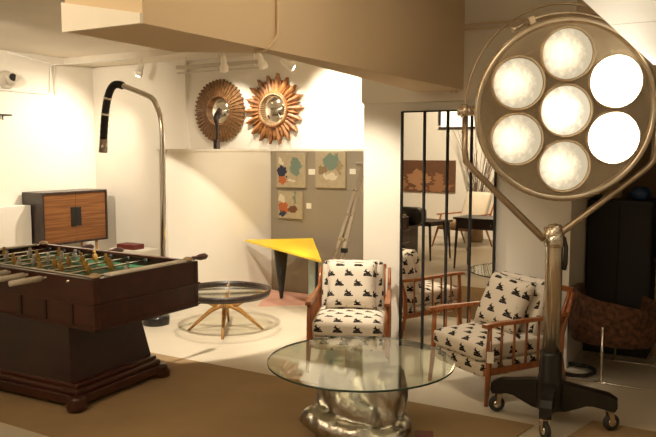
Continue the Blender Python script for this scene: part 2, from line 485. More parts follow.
# ------------------------------------------------------------------ football table
def football_table():
    x0, x1, y0, y1 = -5.28, -3.48, 3.17, 4.12
    cx, cy = (x0 + x1) / 2, (y0 + y1) / 2
    LX, LY = (x1 - x0) / 2, (y1 - y0) / 2
    t = thing('football_table', 'dark mahogany table football game on a heavy pedestal', 'game table', (cx, cy, 0.006), math.radians(-3))
    zt, zb = .875, .535
    th = .045
    # four apron boards as one body, with corner posts and bottom board
    b = MB()
    for sgn in (-1, 1):
        b.box((0, sgn * (LY - th / 2), (zt + zb) / 2), (2 * LX, th, zt - zb), bevel=.006)
        b.box((sgn * (LX - th / 2), 0, (zt + zb) / 2), (th, 2 * LY - 2 * th, zt - zb), bevel=.004)
    b.box((0, 0, zb + .05), (2 * LX - 2 * th, 2 * LY - 2 * th, .03))
    b.build('body', 'mahog', t)
    m = MB()
    for sgn in (-1, 1):
        m.box((0, sgn * (LY + .004), .708), (2 * LX + .02, .012, .016), bevel=.004)
        m.box((sgn * (LX + .004), 0, .708), (.012, 2 * LY + .02, .016), bevel=.004)
        m.box((0, sgn * (LY + .004), .555), (2 * LX + .02, .012, .014), bevel=.004)
        m.box((sgn * (LX + .004), 0, .555), (.012, 2 * LY + .02, .014), bevel=.004)
    m.build('moulding', 'mahog', t)
    for k in range(6):
        xx = -LX + .22 + k * (2 * LX - .44) / 5
        MB().box((xx, -LY - .004, .63), (.035, .012, .135), bevel=.004).build('panel_strip', 'mahog_dark', t)
    MB().box((0, 0, zb + .115 + .05), (2 * LX - 2 * th - .16, 2 * LY - 2 * th, .2)).build('playfield', 'pitch', t)
    zf = zb + .266
    MB().box((0, 0, zf), (.012, 2 * LY - 2 * th, .002)).build('pitch_line', 'paint_white', t)
    for sgn in (-1, 1): MB().box((sgn * (LX - .38), 0, zf), (.010, .42, .002)).build('pitch_line', 'paint_white', t)
    MB().tube([(.12 * math.cos(a * PI / 16), .12 * math.sin(a * PI / 16), zf) for a in range(32)], .004, 6, closed=True).build('centre_circle', 'paint_white', t)
    rim = MB()
    for sgn in (-1, 1): rim.box((0, sgn * (LY - th - .012), zt - .006), (2 * LX - 2 * th, .024, .022), bevel=.004)
    rim.build('inner_rim', 'mahog', t)
    MB().box((0, -(LY - th - .003), zt + .006), (2 * LX - .15, .010, .006)).build('edge_strip', 'score', t)
    sc = MB(); sc.box((LX - .045, .02, zt + .008), (.075, LY * 1.45, .014), bevel=.003)
    sc.build('score_strip', 'white', t)
    s2 = MB(); s2.box((-LX + .055, .0, zt + .007), (.055, LY * 1.45, .014), bevel=.003); s2.build('score_strip', 'score', t)
    for (sx, sy) in ((1, -1), (1, 1), (-1, 1)):
        MB().lathe([(.0, 0), (.032, .002), (.038, .012), (.03, .024), (.016, .03), (0, .032)], (sx * (LX - .05), sy * (LY - .055), zt), 16).build('corner_cap', 'pale_gilt', t)
    # pedestal: tapered block, stepped plinth, bun feet
    PO = -.15
    def frus(mb, ax, ay, az, bx, by, bz):
        A = [mb._v((sx * ax, sy * ay + PO, az)) for sx, sy in ((-1, -1), (1, -1), (1, 1), (-1, 1))]
        B = [mb._v((sx * bx, sy * by + PO, bz)) for sx, sy in ((-1, -1), (1, -1), (1, 1), (-1, 1))]
        mb.face(A[::-1]); mb.face(B)
        for k in range(4): mb.face([A[k], A[(k + 1) % 4], B[(k + 1) % 4], B[k]])
    PX = Matrix.Rotation(math.radians(5), 4, 'Z')
    p = MB(PX); frus(p, LX - .29, LY - .095, .16, LX - .36, LY - .15, zb + .01); p.build('pedestal', 'mahog_dark', t)
    pl = MB(PX)
    pl.box((0, PO, .066), (2 * (LX - .20), 2 * (LY - .055), .065), bevel=.008)
    pl.box((0, PO, .115), (2 * (LX - .215), 2 * (LY - .07), .045), bevel=.016, seg=3)
    pl.box((0, PO, .15), (2 * (LX - .24), 2 * (LY - .09), .03), bevel=.008)
    pl.build('plinth', 'mahog', t)
    for sx in (-1, 1):
        for sy in (-1, 1):
            MB(PX).lathe([(.04, 0), (.062, .01), (.068, .035), (.05, .07), (.056, .085), (.03, .10)], (sx * (LX - .22), sy * (LY - .07) + PO, 0), 20).build('foot', 'mahog', t)
    # rods along Y with handles at one end and round players
    nrod = 8; counts = [1, 2, 3, 5, 5, 3, 2, 1]; side = [-1, 1, -1, 1, -1, -1, -1, 1]
    xs = [-.74, -.55, -.36, -.17, .03, .23, .43, .66]
    zr = .846
    for i in range(nrod):
        x = xs[i]
        sd = side[i]
        sl = random.uniform(-.04, .05)
        r = MB().tube([(x, -LY - .02 - (.16 if sd < 0 else 0) + sl, zr), (x, LY + .06 + (.12 if i == nrod - 1 else 0) + sl * .4, zr)], .008, 8).build('rod', 'chrome', t)
        if sd < 0:
            ye = -LY - .015 + sl * .4
            MB().lathe([(.008, -.24), (.019, -.235), (.020, -.02), (.012, .0)], (x, ye, zr), 12, 'Y').build('handle', 'score', r)
        else:
            ye = LY + (.17 if i == nrod - 1 else .04)
            MB().lathe([(.008, -.02), (.013, .0), (.018, .03), (.014, .055), (.018, .075), (.026, .11), (.026, .16), (.01, .19)], (x, ye, zr), 14, 'Y').build('handle', 'mahog_dark', r)
        for s2 in (-1, 1):
            MB().lathe([(.01, -.01), (.016, -.008), (.016, .008), (.01, .01)], (x, s2 * (LY - th - .03), zr), 12, 'Y').build('bumper', 'rubber', r)
        n = counts[i]
        for k in range(n):
            y = (k - (n - 1) / 2) * (2 * LY - .34) / max(n, 3) + sl
            tl = .25 * sd
            f = MB(Matrix.Translation((x, y, zr)) @ Matrix.Rotation(tl, 4, 'Y') @ Matrix.Scale(.86, 4))
            f.lathe([(0, .078), (.012, .074), (.016, .062), (.012, .05), (.008, .045), (.020, .038), (.024, .02), (.020, -.015),
                     (.014, -.02), (.016, -.05), (.012, -.052)], (0, 0, 0), 10)
            f.box((.008, 0, -.058), (.030, .022, .014), bevel=.003)
            f.build('player', 'paint_yellow' if sd < 0 else 'paint_white', r)
football_table()

# ------------------------------------------------------------------ cabinet at the left wall
def cabinet():
    t = thing('cabinet', 'dark cabinet with striped veneer doors on slim legs at the left wall', 'cabinet', (-8.13, 6.82, 0), math.radians(-3))
    D, W, z0, z1 = .22, .53, .41, 1.125
    b = MB()
    b.box((-.01, 0, z1 - .0125), (2 * D, 2 * W, .025), bevel=.003); b.box((-.01, 0, z0 + .0125), (2 * D, 2 * W, .025), bevel=.003)
    for s in (-1, 1): b.box((-.01, s * (W - .0125), (z0 + z1) / 2), (2 * D, .025, z1 - z0 - .05))
    b.box((-D + .0, 0, (z0 + z1) / 2), (.02, 2 * W - .05, z1 - z0 - .05))
    b.build('body', 'dark_wood', t)
    for s in (-1, 1):
        d = MB().box((D - .035, s * (W - .025) / 2, (z0 + z1) / 2), (.02, W - .028, z1 - z0 - .056), bevel=.002).build('door', 'zebra', t)
        MB().box((D - .021, s * .042, (z0 + z1) / 2 + .01), (.012, .082, .26), bevel=.002).build('lock_plate', 'black', d)
    for sx in (-1, 1):
        for sy in (-1, 1):
            MB().tube([(sx * .16, sy * .36, z0 + .01), (sx * .16, sy * .36, 0)], [.02, .014], 10).build('leg', 'honey', t)
cabinet()
pl = MB().box((-7.42, 7.38, .15), (.62, .36, .30), bevel=.004).build('plinth_box', 'white')
tag(pl, 'low white plinth on the floor beside the striped cabinet', 'plinth')
rb = MB().box((-7.45, 7.33, .335), (.33, .2, .07), bevel=.004).build('box', 'red')
tag(rb, 'small dark red box on the low white plinth', 'box')
wp = MB().box((-8.29, 6.02, .48), (.24, .50, .96), bevel=.004).build('display_plinth', 'wall')
tag(wp, 'tall white display plinth standing left of the striped cabinet', 'plinth')

# wall fittings on the left wall
t = thing('wall_spotlight', 'round pale wall spotlight with a dark lens, high on the left wall', 'spotlight', (XL, 6.15, 2.60))
MB().lathe([(.10, 0), (.12, .01), (.12, .025), (.05, .035)], (0, 0, 0), 24, 'X').build('wall_plate', 'score', t)
MB().tube([(.03, 0, 0), (.10, 0, -.01)], .02, 10).build('arm', 'score', t)
MB().tube([(.08, .02, -.05), (.12, .0, .0), (.2, -.03, .02)], [.05, .062, .066], 18).build('lamp_head', 'score', t)
MB().tube([(.2, -.03, .02), (.205, -.031, .021)], .05, 18).build('lens', 'black', t)
t = thing('wall_bracket', 'thin black metal bracket sticking out of the left wall', 'bracket', (XL, 6.02, 2.13))
MB().bar((0, 0, 0), (.012, 0, 0), .05, .08).build('plate', 'black', t)
MB().tube([(0, -.3, .01), (.02, .19, .015)], .010, 8).build('rod', 'black', t)
MB().tube([(.012, .06, .012), (.012, .06, -.05)], .008, 8).build('hook', 'black', t)
MB().box((XL + .03, 5.72, 1.0), (.05, .04, 2.0)).build('upright_post', 'mahog')
tag(bpy.data.objects['upright_post'], 'narrow reddish-brown upright post at the left edge of the room', 'post')

# ------------------------------------------------------------------ arched lamp
def arc_lamp():
    t = thing('arc_lamp', 'tall chrome arc lamp with a black ribbed end hanging down', 'floor lamp', (-4.905, 5.14, 0))
    MB().lathe([(.125, 0), (.13, .01), (.13, .07), (.12, .085), (.03, .09)], (0, 0, 0), 32).build('base', 'black', t)
    def P(x, z): return Vector((x + 4.99, 0, z))
    stem = [P(-4.895, .08), P(-4.885, .7), P(-4.865, 1.3), P(-4.86, 1.8), P(-4.875, 1.98), P(-4.92, 2.10), P(-4.99, 2.185), P(-5.2, 2.262), P(-5.365, 2.315)]
    # smooth via catmull-rom
    def cr(p, n=6):
        out = []
        for i in range(len(p) - 1):
            a, b, c, d = p[max(i - 1, 0)], p[i], p[i + 1], p[min(i + 2, len(p) - 1)]
            for k in range(n):
                u = k / n
                out.append(.5 * ((2 * b) + (c - a) * u + (2 * a - 5 * b + 4 * c - d) * u * u + (3 * b - a - 3 * c + d) * u ** 3))
        out.append(p[-1]); return out
    MB().tube(cr(stem), .026, 14).build('pole', 'chrome', t)
    arc = cr([P(-5.355, 2.312), P(-5.42, 2.327), P(-5.48, 2.318), P(-5.53, 2.27), P(-5.575, 2.17), P(-5.61, 2.02), P(-5.64, 1.80)], 8)
    n = len(arc)
    rs = [.036 + .002 * (i % 2) for i in range(n)]
    sl = MB().tube(arc, rs, 16).build('sleeve', 'black_matte', t)
    for idx in (n // 2 + 6, n // 2 + 15):
        q = arc[min(idx, n - 2)]; d = (arc[min(idx, n - 2) + 1] - q).normalized()
        MB().tube([q - d * .012, q + d * .012], .041, 16).build('ring', 'chrome', sl)
    MB().tube([P(-5.64, 1.80), P(-5.647, 1.72), P(-5.652, 1.665)], [.040, .042, .043], 18).build('lamp_head', 'alu', t)
arc_lamp()
t = thing('floor_uplight', 'small black round uplight on the floor behind the football table', 'uplight', (-5.07, 5.72, 0))
MB().lathe([(.08, 0), (.085, .01), (.085, .05), (.07, .06), (.0, .06)], (0, 0, 0), 24).build('housing', 'black', t)

# ------------------------------------------------------------------ sunburst mirrors
def straw_mirror():
    t = thing('round_mirror', 'round mirror in a wide straw-brown fringed frame, left of the sunburst mirror', 'mirror', (-6.09, YB + .06, 2.205))
    R = .40
    f = MB(); n = 88
    for k in range(n):
        a0, a1 = 2 * PI * k / n, 2 * PI * (k + .86) / n
        ro = R + (.012 if k % 2 else -.006) + random.uniform(-.006, .006)
        y = -.035 - (.01 if k % 2 else 0)
        am = (a0 + a1) / 2
        def P(r, a, yy): return f._v((r * math.cos(a), yy, r * math.sin(a)))
        A = [P(.19, a0, y - .015), P(.19, a1, y - .015), P(ro, a1, y + .012), P(ro + .006, am, y + .010), P(ro, a0, y + .012)]
        B = [P(.19, a0, 0), P(.19, a1, 0), P(ro, a1, 0), P(ro + .006, am, 0), P(ro, a0, 0)]
        f.face(A); f.face(B[::-1])
        for q in range(5): f.face([A[q], A[(q + 1) % 5], B[(q + 1) % 5], B[q]])
    f.build('frame', 'gold_straw', t)
    MB().tube([(.195 * math.cos(a * PI / 24), -.05, .195 * math.sin(a * PI / 24)) for a in range(48)], .012, 8, closed=True).build('inner_ring', 'gold_straw', t)
    MB().lathe([(0, -.050), (.192, -.050), (.192, -.043), (0, -.043)], (0, 0, 0), 48, 'Y').build('mirror_glass', 'mirror', t)
straw_mirror()
def sunburst():
    t = thing('sunburst_mirror', 'sunburst mirror with carved gilt rays on the brightly lit wall', 'mirror', (-5.21, YB + .06, 2.20))
    n = 36
    for k in range(n):
        a = 2 * PI * k / n + .03
        ro = .455 if k % 2 == 0 else .385
        ro *= random.uniform(.96, 1.03)
        w = .031
        r_ = MB(Matrix.Rotation(-a, 4, 'Y'))
        # leaf: x radial, z tangent
        poly = [(.19, -w * .55), (.28, -w), (.30, -w * .82), (ro - .055, -w * 1.0), (ro - .05, -w * .6), (ro, 0), (ro - .05, w * .6), (ro - .055, w), (.30, w * .82), (.28, w), (.19, w * .55)]
        top = []; bot = []
        for (x, z) in poly:
            yy = -.03 - .022 * (1 - abs(z) / (w * 1.05)) - (.012 if k % 2 == 0 else 0)
            top.append(r_._v((x, yy, z))); bot.append(r_._v((x, 0, z)))
        c0, c1 = r_._v((.2, -.06, 0)), r_._v((ro - .06, -.062, 0))
        m = len(poly)
        for q in range(m):
            qn = (q + 1) % m
            r_.face([bot[q], bot[qn], top[qn], top[q]])
        half = m // 2
        r_.face([top[i] for i in range(0, half + 1)] + [c1, c0]); r_.face([top[i] for i in range(half, m)] + [c0, c1])
        r_.face(bot[::-1])
        r_.build('ray', 'gold_rays', t)
    MB().tube([(.215 * math.cos(a * PI / 24), -.055, .215 * math.sin(a * PI / 24)) for a in range(48)], .016, 10, closed=True).build('ring', 'gold_rays', t)
    bd = MB()
    for k in range(44):
        a = 2 * PI * k / 44
        bd.lathe([(0, -.012), (.0085, -.0085), (.012, 0), (.0085, .0085), (0, .012)], (.195 * math.cos(a), -.062, .195 * math.sin(a)), 6)
    bd.build('bead_ring', 'pale_gilt', t)
    MB().lathe([(0, -.058), (.20, -.058), (.20, -.05), (0, -.05)], (0, 0, 0), 48, 'Y').build('mirror_glass', 'mirror', t)
sunburst()

# statuette on the partition
t = thing('statuette', 'slender dark statuette standing on top of the white partition', 'sculpture', (-4.95, 6.17, 1.70))
MB().box((0, 0, .05), (.05, .06, .10), bevel=.004).build('base', 'mahog_dark', t)
MB().tube([(0, 0, .10), (0, .005, .18), (0, .01, .26), (0, -.01, .32), (0, .03, .37), (0, .05, .44)], [.012, .018, .02, .034, .04, .012], 10).build('figure', 'dark_wood', t)
MB().tube([(0, .0, .30), (0, .06, .36), (0, .085, .43)], [.012, .022, .008], 8).build('raised_arm', 'dark_wood', t)

# ------------------------------------------------------------------ pictures and captions
def picture(xa, xb, za, zb, label, blobs):
    t = thing('painting', label, 'painting', ((xa + xb) / 2, 7.12, (za + zb) / 2), 0, 'small paintings on the taupe wall')
    w, h = xb - xa, zb - za
    MB().box((0, -.02, 0), (w, .04, h), bevel=.003).build('canvas', painting_mat('abstract_paint', blobs), t)
teal = (.16, .22, .17); navy = (.025, .03, .06); orange = (.42, .12, .04); cream = (.62, .56, .43); brown = (.16, .07, .03)
picture(-4.79, -4.39, 1.25, 1.655, 'abstract painting with teal and orange patches, top left beside the corner',
        [(.66, .62, .2, .26, teal), (.2, .45, .17, .16, navy), (.22, .2, .14, .12, orange), (.14, .74, .10, .1, cream), (.5, .2, .2, .05, cream)])
picture(-4.255, -3.865, 1.26, 1.668, 'abstract painting with a broad teal area, right-hand one of the upper pair',
        [(.56, .72, .3, .22, teal), (.25, .5, .16, .1, (.24, .17, .09)), (.5, .32, .24, .1, cream), (.8, .55, .1, .15, (.3, .22, .12))])
picture(-4.77, -4.435, .885, 1.205, 'abstract painting with brown and orange patches, hung below the other two',
        [(.22, .4, .2, .22, orange), (.6, .35, .2, .12, brown), (.15, .72, .14, .16, cream), (.18, .15, .14, .1, navy), (.7, .75, .05, .22, teal)])
for (x, z, w, h, lab) in ((-4.325, 1.437, .085, .065, 'white caption card between the two upper paintings'),
                          (-4.365, 1.042, .065, .065, 'white caption card beside the lower painting'),
                          (-3.79, 1.45, .075, .06, 'white caption card right of the upper right painting, near the ladder')):
    tag(MB().box((x, 7.116, z), (w, .008, h)).build('caption_card', 'card'), lab, 'caption card', 'caption cards on the taupe wall')

# ------------------------------------------------------------------ stepladder in the niche
def ladder():
    t = thing('stepladder', 'aluminium stepladder leaning in the niche beside the white pillar', 'ladder', (-3.50, 6.62, 0))
    top = Vector((.13, .0, 1.50))
    def rail(p, q, nm='rail', w=.05): MB().bar(p, q, w, .022, side=(1, -.4, 0), bevel=.003).build(nm, 'alu', t)
    fl, fr = Vector((-.37, -.10, 0)), Vector((-.17, -.24, 0))
    tl, tr = Vector((.07, .05, 1.53)), Vector((.13, -.03, 1.53))
    rail(fl, tl); rail(fr, tr)
    for k in range(1, 6):
        u = k / 6
        MB().bar(fl.lerp(tl, u), fr.lerp(tr, u), .07, .022, bevel=.003).build('step', 'alu', t)
    bl, br = Vector((.0, .25, 0)), Vector((.13, .13, 0))
    rail(bl, tl + Vector((.02, .02, -.04)), 'rear_rail', .03); rail(br, tr + Vector((.02, .02, -.04)), 'rear_rail', .03)
    MB().bar(bl.lerp(tl, .4), br.lerp(tr, .4), .03, .02).build('cross_brace', 'alu', t)
    MB().box(((tl + tr) / 2 + Vector((.01, .0, .012))), (.14, .13, .035), bevel=.006).build('top_cap', 'alu', t)
    MB().box(((fr.lerp(tr, .43)) + Vector((.0, -.0, 0))), (.06, .05, .05), bevel=.004).build('hinge', 'black', t)
ladder()

# ------------------------------------------------------------------ yellow triangular table
def yellow_table():
    t = thing('triangular_table', 'yellow triangular table on a black cone leg and a plate leg', 'table', (-4.2, 6.4, 0))
    P = [(-4.86, 6.53), (-4.26, 7.03), (-3.32, 5.63)]
    P = [(a + 4.2, b - 6.4) for a, b in P]
    def inset(poly, d):
        c = Vector((sum(p[0] for p in poly) / 3, sum(p[1] for p in poly) / 3))
        return [(p[0] + (c.x - p[0]) * d, p[1] + (c.y - p[1]) * d) for p in poly]
    b = MB()
    b.prism(P, .664, .68); b.build('top', 'yellow', t)
    u = MB(); u.prism(inset(P, .05), .655, .666); u.build('underside', 'yellow', t)
    # cone leg: wide at the top, tip on the floor
    MB().lathe([(.018, 0), (.022, .03), (.095, .655)], (-.30, .33, .006), 28).build('cone_leg', 'black', t)
    pl = MB().bar((.63, -.45, .33), (.50, -.36, .33), .022, .66).build('plate_leg', 'green_glass', t)
    MB().bar((.648, -.463, .33), (.628, -.449, .33), .028, .66).build('plate_edge', 'black', t)
    MB().tube([(.36, -.13, .68), (.36, -.13, .684)], .014, 12).build('cap', 'pale_gilt', t)
yellow_table()

# ------------------------------------------------------------------ round glass-top table with splayed wooden legs
def low_table():
    t = thing('coffee_table', 'round glass-topped coffee table on splayed honey wood legs', 'table', (-4.17, 5.29, 0))
    R = .42
    MB().lathe([(R - .012, .335), (R - .002, .336), (R + .012, .388), (R - .012, .394), (R - .024, .387), (R - .022, .34)], (0, 0, 0), 64, cap=False).build('rim', 'dark_wood', t)
    g = MB(); g.lathe([(0, .376), (R - .014, .376), (R - .014, .368), (0, .368)], (0, 0, 0), 64); g.build('glass_top', 'glass2', t)
    MB().lathe([(0, .20), (.034, .20), (.04, .215), (.04, .245), (.03, .26), (0, .26)], (0, 0, 0), 20).build('hub', 'honey', t)
    base = math.radians(-57)
    for k in range(4):
        a = base + k * PI / 2
        d = Vector((math.cos(a), math.sin(a), 0))
        pts = [d * .35 + Vector((0, 0, 0)), d * .25 + Vector((0, 0, .09)), d * .14 + Vector((0, 0, .185)), d * .07 + Vector((0, 0, .225)),
               d * .03 + Vector((0, 0, .23))]
        l = MB().tube(pts, [.011, .016, .022, .026, .02], 10)
        l.tube([d * .07 + Vector((0, 0, .225)), d * .14 + Vector((0, 0, .262)), d * .24 + Vector((0, 0, .31)), d * .36 + Vector((0, 0, .358)), d * .40 + Vector((0, 0, .368))], [.024, .022, .018, .013, .01], 10)
        l.build('leg', 'honey', t)
low_table()

# ------------------------------------------------------------------ armchairs with printed cloth
def cushion(mb, c, d, puff=.02, nx=8, ny=8, rot=None):
    """soft box: subdivided cuboid with bulging faces and rounded edges"""
    b2 = bmesh.new()
    bmesh.ops.create_cube(b2, size=1.0)
    bmesh.ops.subdivide_edges(b2, edges=b2.edges[:], cuts=nx, use_grid_fill=True)
    d = Vector(d)
    r = min(d) * .34
    for v in b2.verts:
        p = Vector((v.co.x * d.x, v.co.y * d.y, v.co.z * d.z))
        h = d / 2
        q = Vector([max(-(h[i] - r), min(h[i] - r, p[i])) for i in range(3)])
        e = p - q
        if e.length > 1e-6: p = q + e.normalized() * r
        n = [abs(v.co[i]) * 2 for i in range(3)]
        ax = [i for i in range(3)]
        th = min(range(3), key=lambda i: d[i])
        o = [i for i in ax if i != th]
        f = (1 - n[o[0]] ** 2) * (1 - n[o[1]] ** 2)
        p[th] += math.copysign(puff * f, p[th]) if abs(p[th]) > .2 * d[th] else 0
        v.co = p
    for f in b2.faces: f.smooth = True
    m = Matrix.Translation(Vector(c)) @ (rot.to_4x4() if rot is not None else Matrix())
    mb._merge(b2, m)
    return mb

def pillow_mesh(w, h, thick):
    b2 = bmesh.new(); n = 14
    grid = {}
    for sgn in (1, -1):
        for i in range(n + 1):
            for j in range(n + 1):
                u, v = i / n * 2 - 1, j / n * 2 - 1
                if abs(u) == 1 or abs(v) == 1:
                    if sgn == -1: grid[(sgn, i, j)] = grid[(1, i, j)]; continue
                pinch = 1 - .07 * (1 - u * u) * v * v; pinch2 = 1 - .07 * (1 - v * v) * u * u
                y = sgn * thick / 2 * ((1 - u ** 4) * (1 - v ** 4)) ** .55
                grid[(sgn, i, j)] = b2.verts.new((u * w / 2 * pinch2, y, v * h / 2 * pinch))
    for sgn in (1, -1):
        for i in range(n):
            for j in range(n):
                f = b2.faces.new([grid[(sgn, i, j)], grid[(sgn, i + 1, j)], grid[(sgn, i + 1, j + 1)], grid[(sgn, i, j + 1)]])
                f.smooth = True
    return b2

def make_chair(label):
    t = thing('armchair', label, 'armchair', (0, 0, 0), 0, 'wooden armchairs with printed cushions')
    hx = .297
    fy, ry = -.31, .33
    for s in (-1, 1):
        # front leg: rises to the arm, tapered below the rail
        MB().tube([(s * (hx + .01), fy - .025, 0), (s * hx, fy, .24), (s * hx, fy, .40), (s * hx, fy + .005, .53)], [.013, .021, .019, .015], 10).build('front_leg', 'teak', t)
        MB().tube([(s * hx, ry + .08, 0), (s * hx, ry + .02, .24), (s * hx, ry + .03, .40), (s * hx, ry + .085, .56), (s * hx, ry + .13, .69)], [.013, .021, .019, .016, .012], 10).build('rear_leg', 'teak', t)
        MB().bar((s * hx, fy, .225), (s * hx, ry + .02, .215), .024, .042, bevel=.006).build('side_rail', 'teak', t)
        # arm: flat, slightly curved board
        ar = MB()
        pts = [(fy - .045, .540, .050), (fy + .08, .546, .056), (-.05, .540, .048), (.2, .536, .036), (ry + .09, .545, .03)]
        rings = []
        for (y, z, w) in pts:
            rings.append([ar._v((s * hx - w / 2, y, z - .012)), ar._v((s * hx + w / 2, y, z - .012)), ar._v((s * hx + w / 2 - .006, y, z + .012)), ar._v((s * hx - w / 2 + .006, y, z + .012))])
        for a, b in zip(rings, rings[1:]):
            for k in range(4): ar.face([a[k], a[(k + 1) % 4], b[(k + 1) % 4], b[k]])
        ar.face(rings[0][::-1]); ar.face(rings[-1])
        ar.build('arm', 'teak', t)
        for k in range(5):
            y = fy + .105 + k * .112
            MB().tube([(s * hx, y, .225), (s * hx, y + .008, .535)], .0085, 8).build('spindle', 'teak', t)
    MB().bar((-hx, fy, .215), (hx, fy, .215), .024, .05, bevel=.006).build('front_rail', 'teak', t)
    MB().bar((-hx, ry, .215), (hx, ry, .215), .024, .05, bevel=.006).build('rear_rail', 'teak', t)
    bk = MB()
    for s in (-1, 1): bk.tube([(s * .25, ry - .03, .22), (s * .25, ry + .07, .50), (s * .25, ry + .15, .70)], [.016, .016, .013], 8)
    bk.bar((-.27, ry + .15, .70), (.27, ry + .15, .70), .022, .04, bevel=.006)
    bk.bar((-hx, ry + .06, .45), (hx, ry + .06, .45), .02, .03, bevel=.005)
    bk.build('back_frame', 'teak', t)
    cushion(MB(), (0, -.035, .228), (.545, .60, .12), .006).build('seat_base', 'cloth', t, uv=(.03, .035))
    cushion(MB(), (0, -.045, .345), (.555, .61, .135), .016).build('seat_cushion', 'cloth', t, uv=(.0, .02))
    R = Matrix.Rotation(math.radians(-18), 3, 'X')
    cushion(MB(), (0, .235, .565), (.51, .14, .44), .02, rot=R).build('back_cushion', 'cloth', t, uv=(.05, .0))
    return t

A = make_chair('wooden armchair with printed cushions facing the camera, in front of the white pillar')
B = copy_tree(A)
B['label'] = 'wooden armchair with printed cushions angled beside the tall mirror, behind the surgical lamp'
# chair A
fa = Vector((-2.545, 4.71, 0)); dirA = math.atan2(.30 + .0, .53)  # front edge direction
A.location = fa + Vector((-.407, .914, 0)) * .31; A.rotation_euler.z = math.radians(24)
fb = Vector((-1.66, 4.715, 0))
B.rotation_euler.z = math.radians(-31)
B.location = fb + Vector((.515, .857, 0)) * .31

def pillow(parent, loc, rx, ry, rz, label):
    mb = MB(); mb._merge(pillow_mesh(.42, .41, .16))
    o = mb.build('throw_pillow', 'cloth', None, uv=(.02, .03))
    o.matrix_world = parent.matrix_basis @ Matrix.Translation(loc) @ Matrix.Rotation(rz, 4, 'Z') @ Matrix.Rotation(rx, 4, 'X') @ Matrix.Rotation(ry, 4, 'Y')
    tag(o, label, 'pillow', 'printed throw pillows')
    return o
bpy.context.view_layer.update()
pillow(A, (-.0, .095, .60), math.radians(-20), 0, 0, 'printed throw pillow propped upright on the chair in front of the pillar')
pillow(B, (.02, .075, .605), math.radians(-25), math.radians(5), math.radians(4), 'printed throw pillow leaning sideways on the chair beside the tall mirror')
tg = MB().box((0, 0, 0), (.045, .004, .075)).tube([(0, 0, .037), (0, 0, .11)], .0015, 5)
o = tg.build('price_tag', 'card'); o.matrix_world = B.matrix_basis @ Matrix.Translation((.328, -.325, .335)) @ Matrix.Rotation(.75, 4, 'Z')
tag(o, 'white paper tag hanging on the front leg of the chair beside the mirror', 'tag')

# ------------------------------------------------------------------ glass table on a cast silver base
def glass_table():
    t = thing('glass_coffee_table', 'round clear glass table on a sculpted silver base', 'table', (-1.95, 3.77, 0.006))
    R = .56
    g = MB(); g.lathe([(0, .43), (R, .43)], (0, 0, 0), 96, cap=False); g.lathe([(0, .418), (R, .418)], (0, 0, 0), 96, cap=False)
    g.build('glass_top', 'glass', t)
    MB().lathe([(R, .418), (R + .003, .421), (R + .003, .427), (R, .43)], (0, 0, 0), 96, cap=False).build('glass_edge', 'edge', t)
    # base: a crouching mass of folds, cast in silver; r, u = image right / away
    r = Vector((.866, .5, 0)); u = Vector((-.5, .866, 0))
    def P(a, b, z): return r * a + u * b + Vector((0, 0, z))
    mb = bpy.data.metaballs.new('silver_mass'); mb.resolution = .022; mb.render_resolution = .022; mb.threshold = .3
    ob = bpy.data.objects.new('silver_mass', mb); COL.objects.link(ob)
    def chain(pts, rad, n=6):
        for i in range(len(pts) - 1):
            for k in range(n + (1 if i == len(pts) - 2 else 0)):
                w = k / n
                p = Vector(pts[i]).lerp(Vector(pts[i + 1]), w); rr = rad[i] * (1 - w) + rad[i + 1] * w
                e = mb.elements.new(); e.co = p; e.radius = rr * 1.45
    # back/torso bulk
    chain([P(.06, .02, .10), P(.08, .03, .24), P(.02, .05, .30)], [.15, .15, .11])
    # thigh fold from left hip sweeping down to the right
    chain([P(-.17, .03, .30), P(-.10, -.10, .20), P(.04, -.15, .12)], [.07, .085, .07])
    chain([P(-.19, .05, .30), P(-.21, .02, .14), P(-.22, -.06, .05)], [.055, .06, .05])
    # right shin column
    chain([P(.17, -.08, .31), P(.15, -.11, .17), P(.13, -.13, .04)], [.07, .06, .06])
    chain([P(.22, .02, .34), P(.23, .0, .2), P(.21, -.04, .04)], [.05, .055, .06])
    # low ridge on the floor: forearm and feet
    chain([P(-.30, -.06, .10), P(-.20, -.15, .07), P(-.06, -.22, .05), P(.04, -.24, .045)], [.06, .065, .06, .05])
    chain([P(.06, -.25, .035), P(.15, -.24, .035), P(.22, -.20, .04)], [.045, .04, .045])
    chain([P(.24, -.12, .06), P(.25, -.03, .05), P(.22, .08, .05)], [.05, .05, .06])
    # rising stumps that carry the glass
    chain([P(-.10, .06, .28), P(-.13, .07, .39)], [.07, .055])
    chain([P(.10, .05, .30), P(.11, .05, .40)], [.075, .06])
    chain([P(.0, .16, .22), P(.0, .17, .39)], [.09, .05])
    bpy.context.view_layer.update()
    dg = bpy.context.evaluated_depsgraph_get()
    me = bpy.data.meshes.new_from_object(ob.evaluated_get(dg))
    bpy.data.objects.remove(ob)
    zmax = max(v.co.z for v in me.vertices); zmin = min(v.co.z for v in me.vertices)
    for v in me.vertices:
        z = (v.co.z - zmin) / (zmax - zmin) * .417 if v.co.z > 0 else max(0, v.co.z)
        v.co.z = max(0.0, min(.417, v.co.z))
        # shallow creases
        n = math.sin(v.co.x * 46 + v.co.z * 30) * math.sin(v.co.y * 38 - v.co.z * 22)
        if .01 < v.co.z < .40:
            v.co += v.normal * (.007 * n + .004 * math.sin(v.co.x * 90 - v.co.y * 70 + v.co.z * 60))
    for p in me.polygons: p.use_smooth = True
    me.materials.clear(); me.materials.append(M['silver'])
    o = bpy.data.objects.new('sculpted_base', me); COL.objects.link(o); o.parent = t
    zt = max(v.co.z for v in me.vertices)
    if zt < .416:
        for v in me.vertices: v.co.z *= .417 / zt
glass_table()
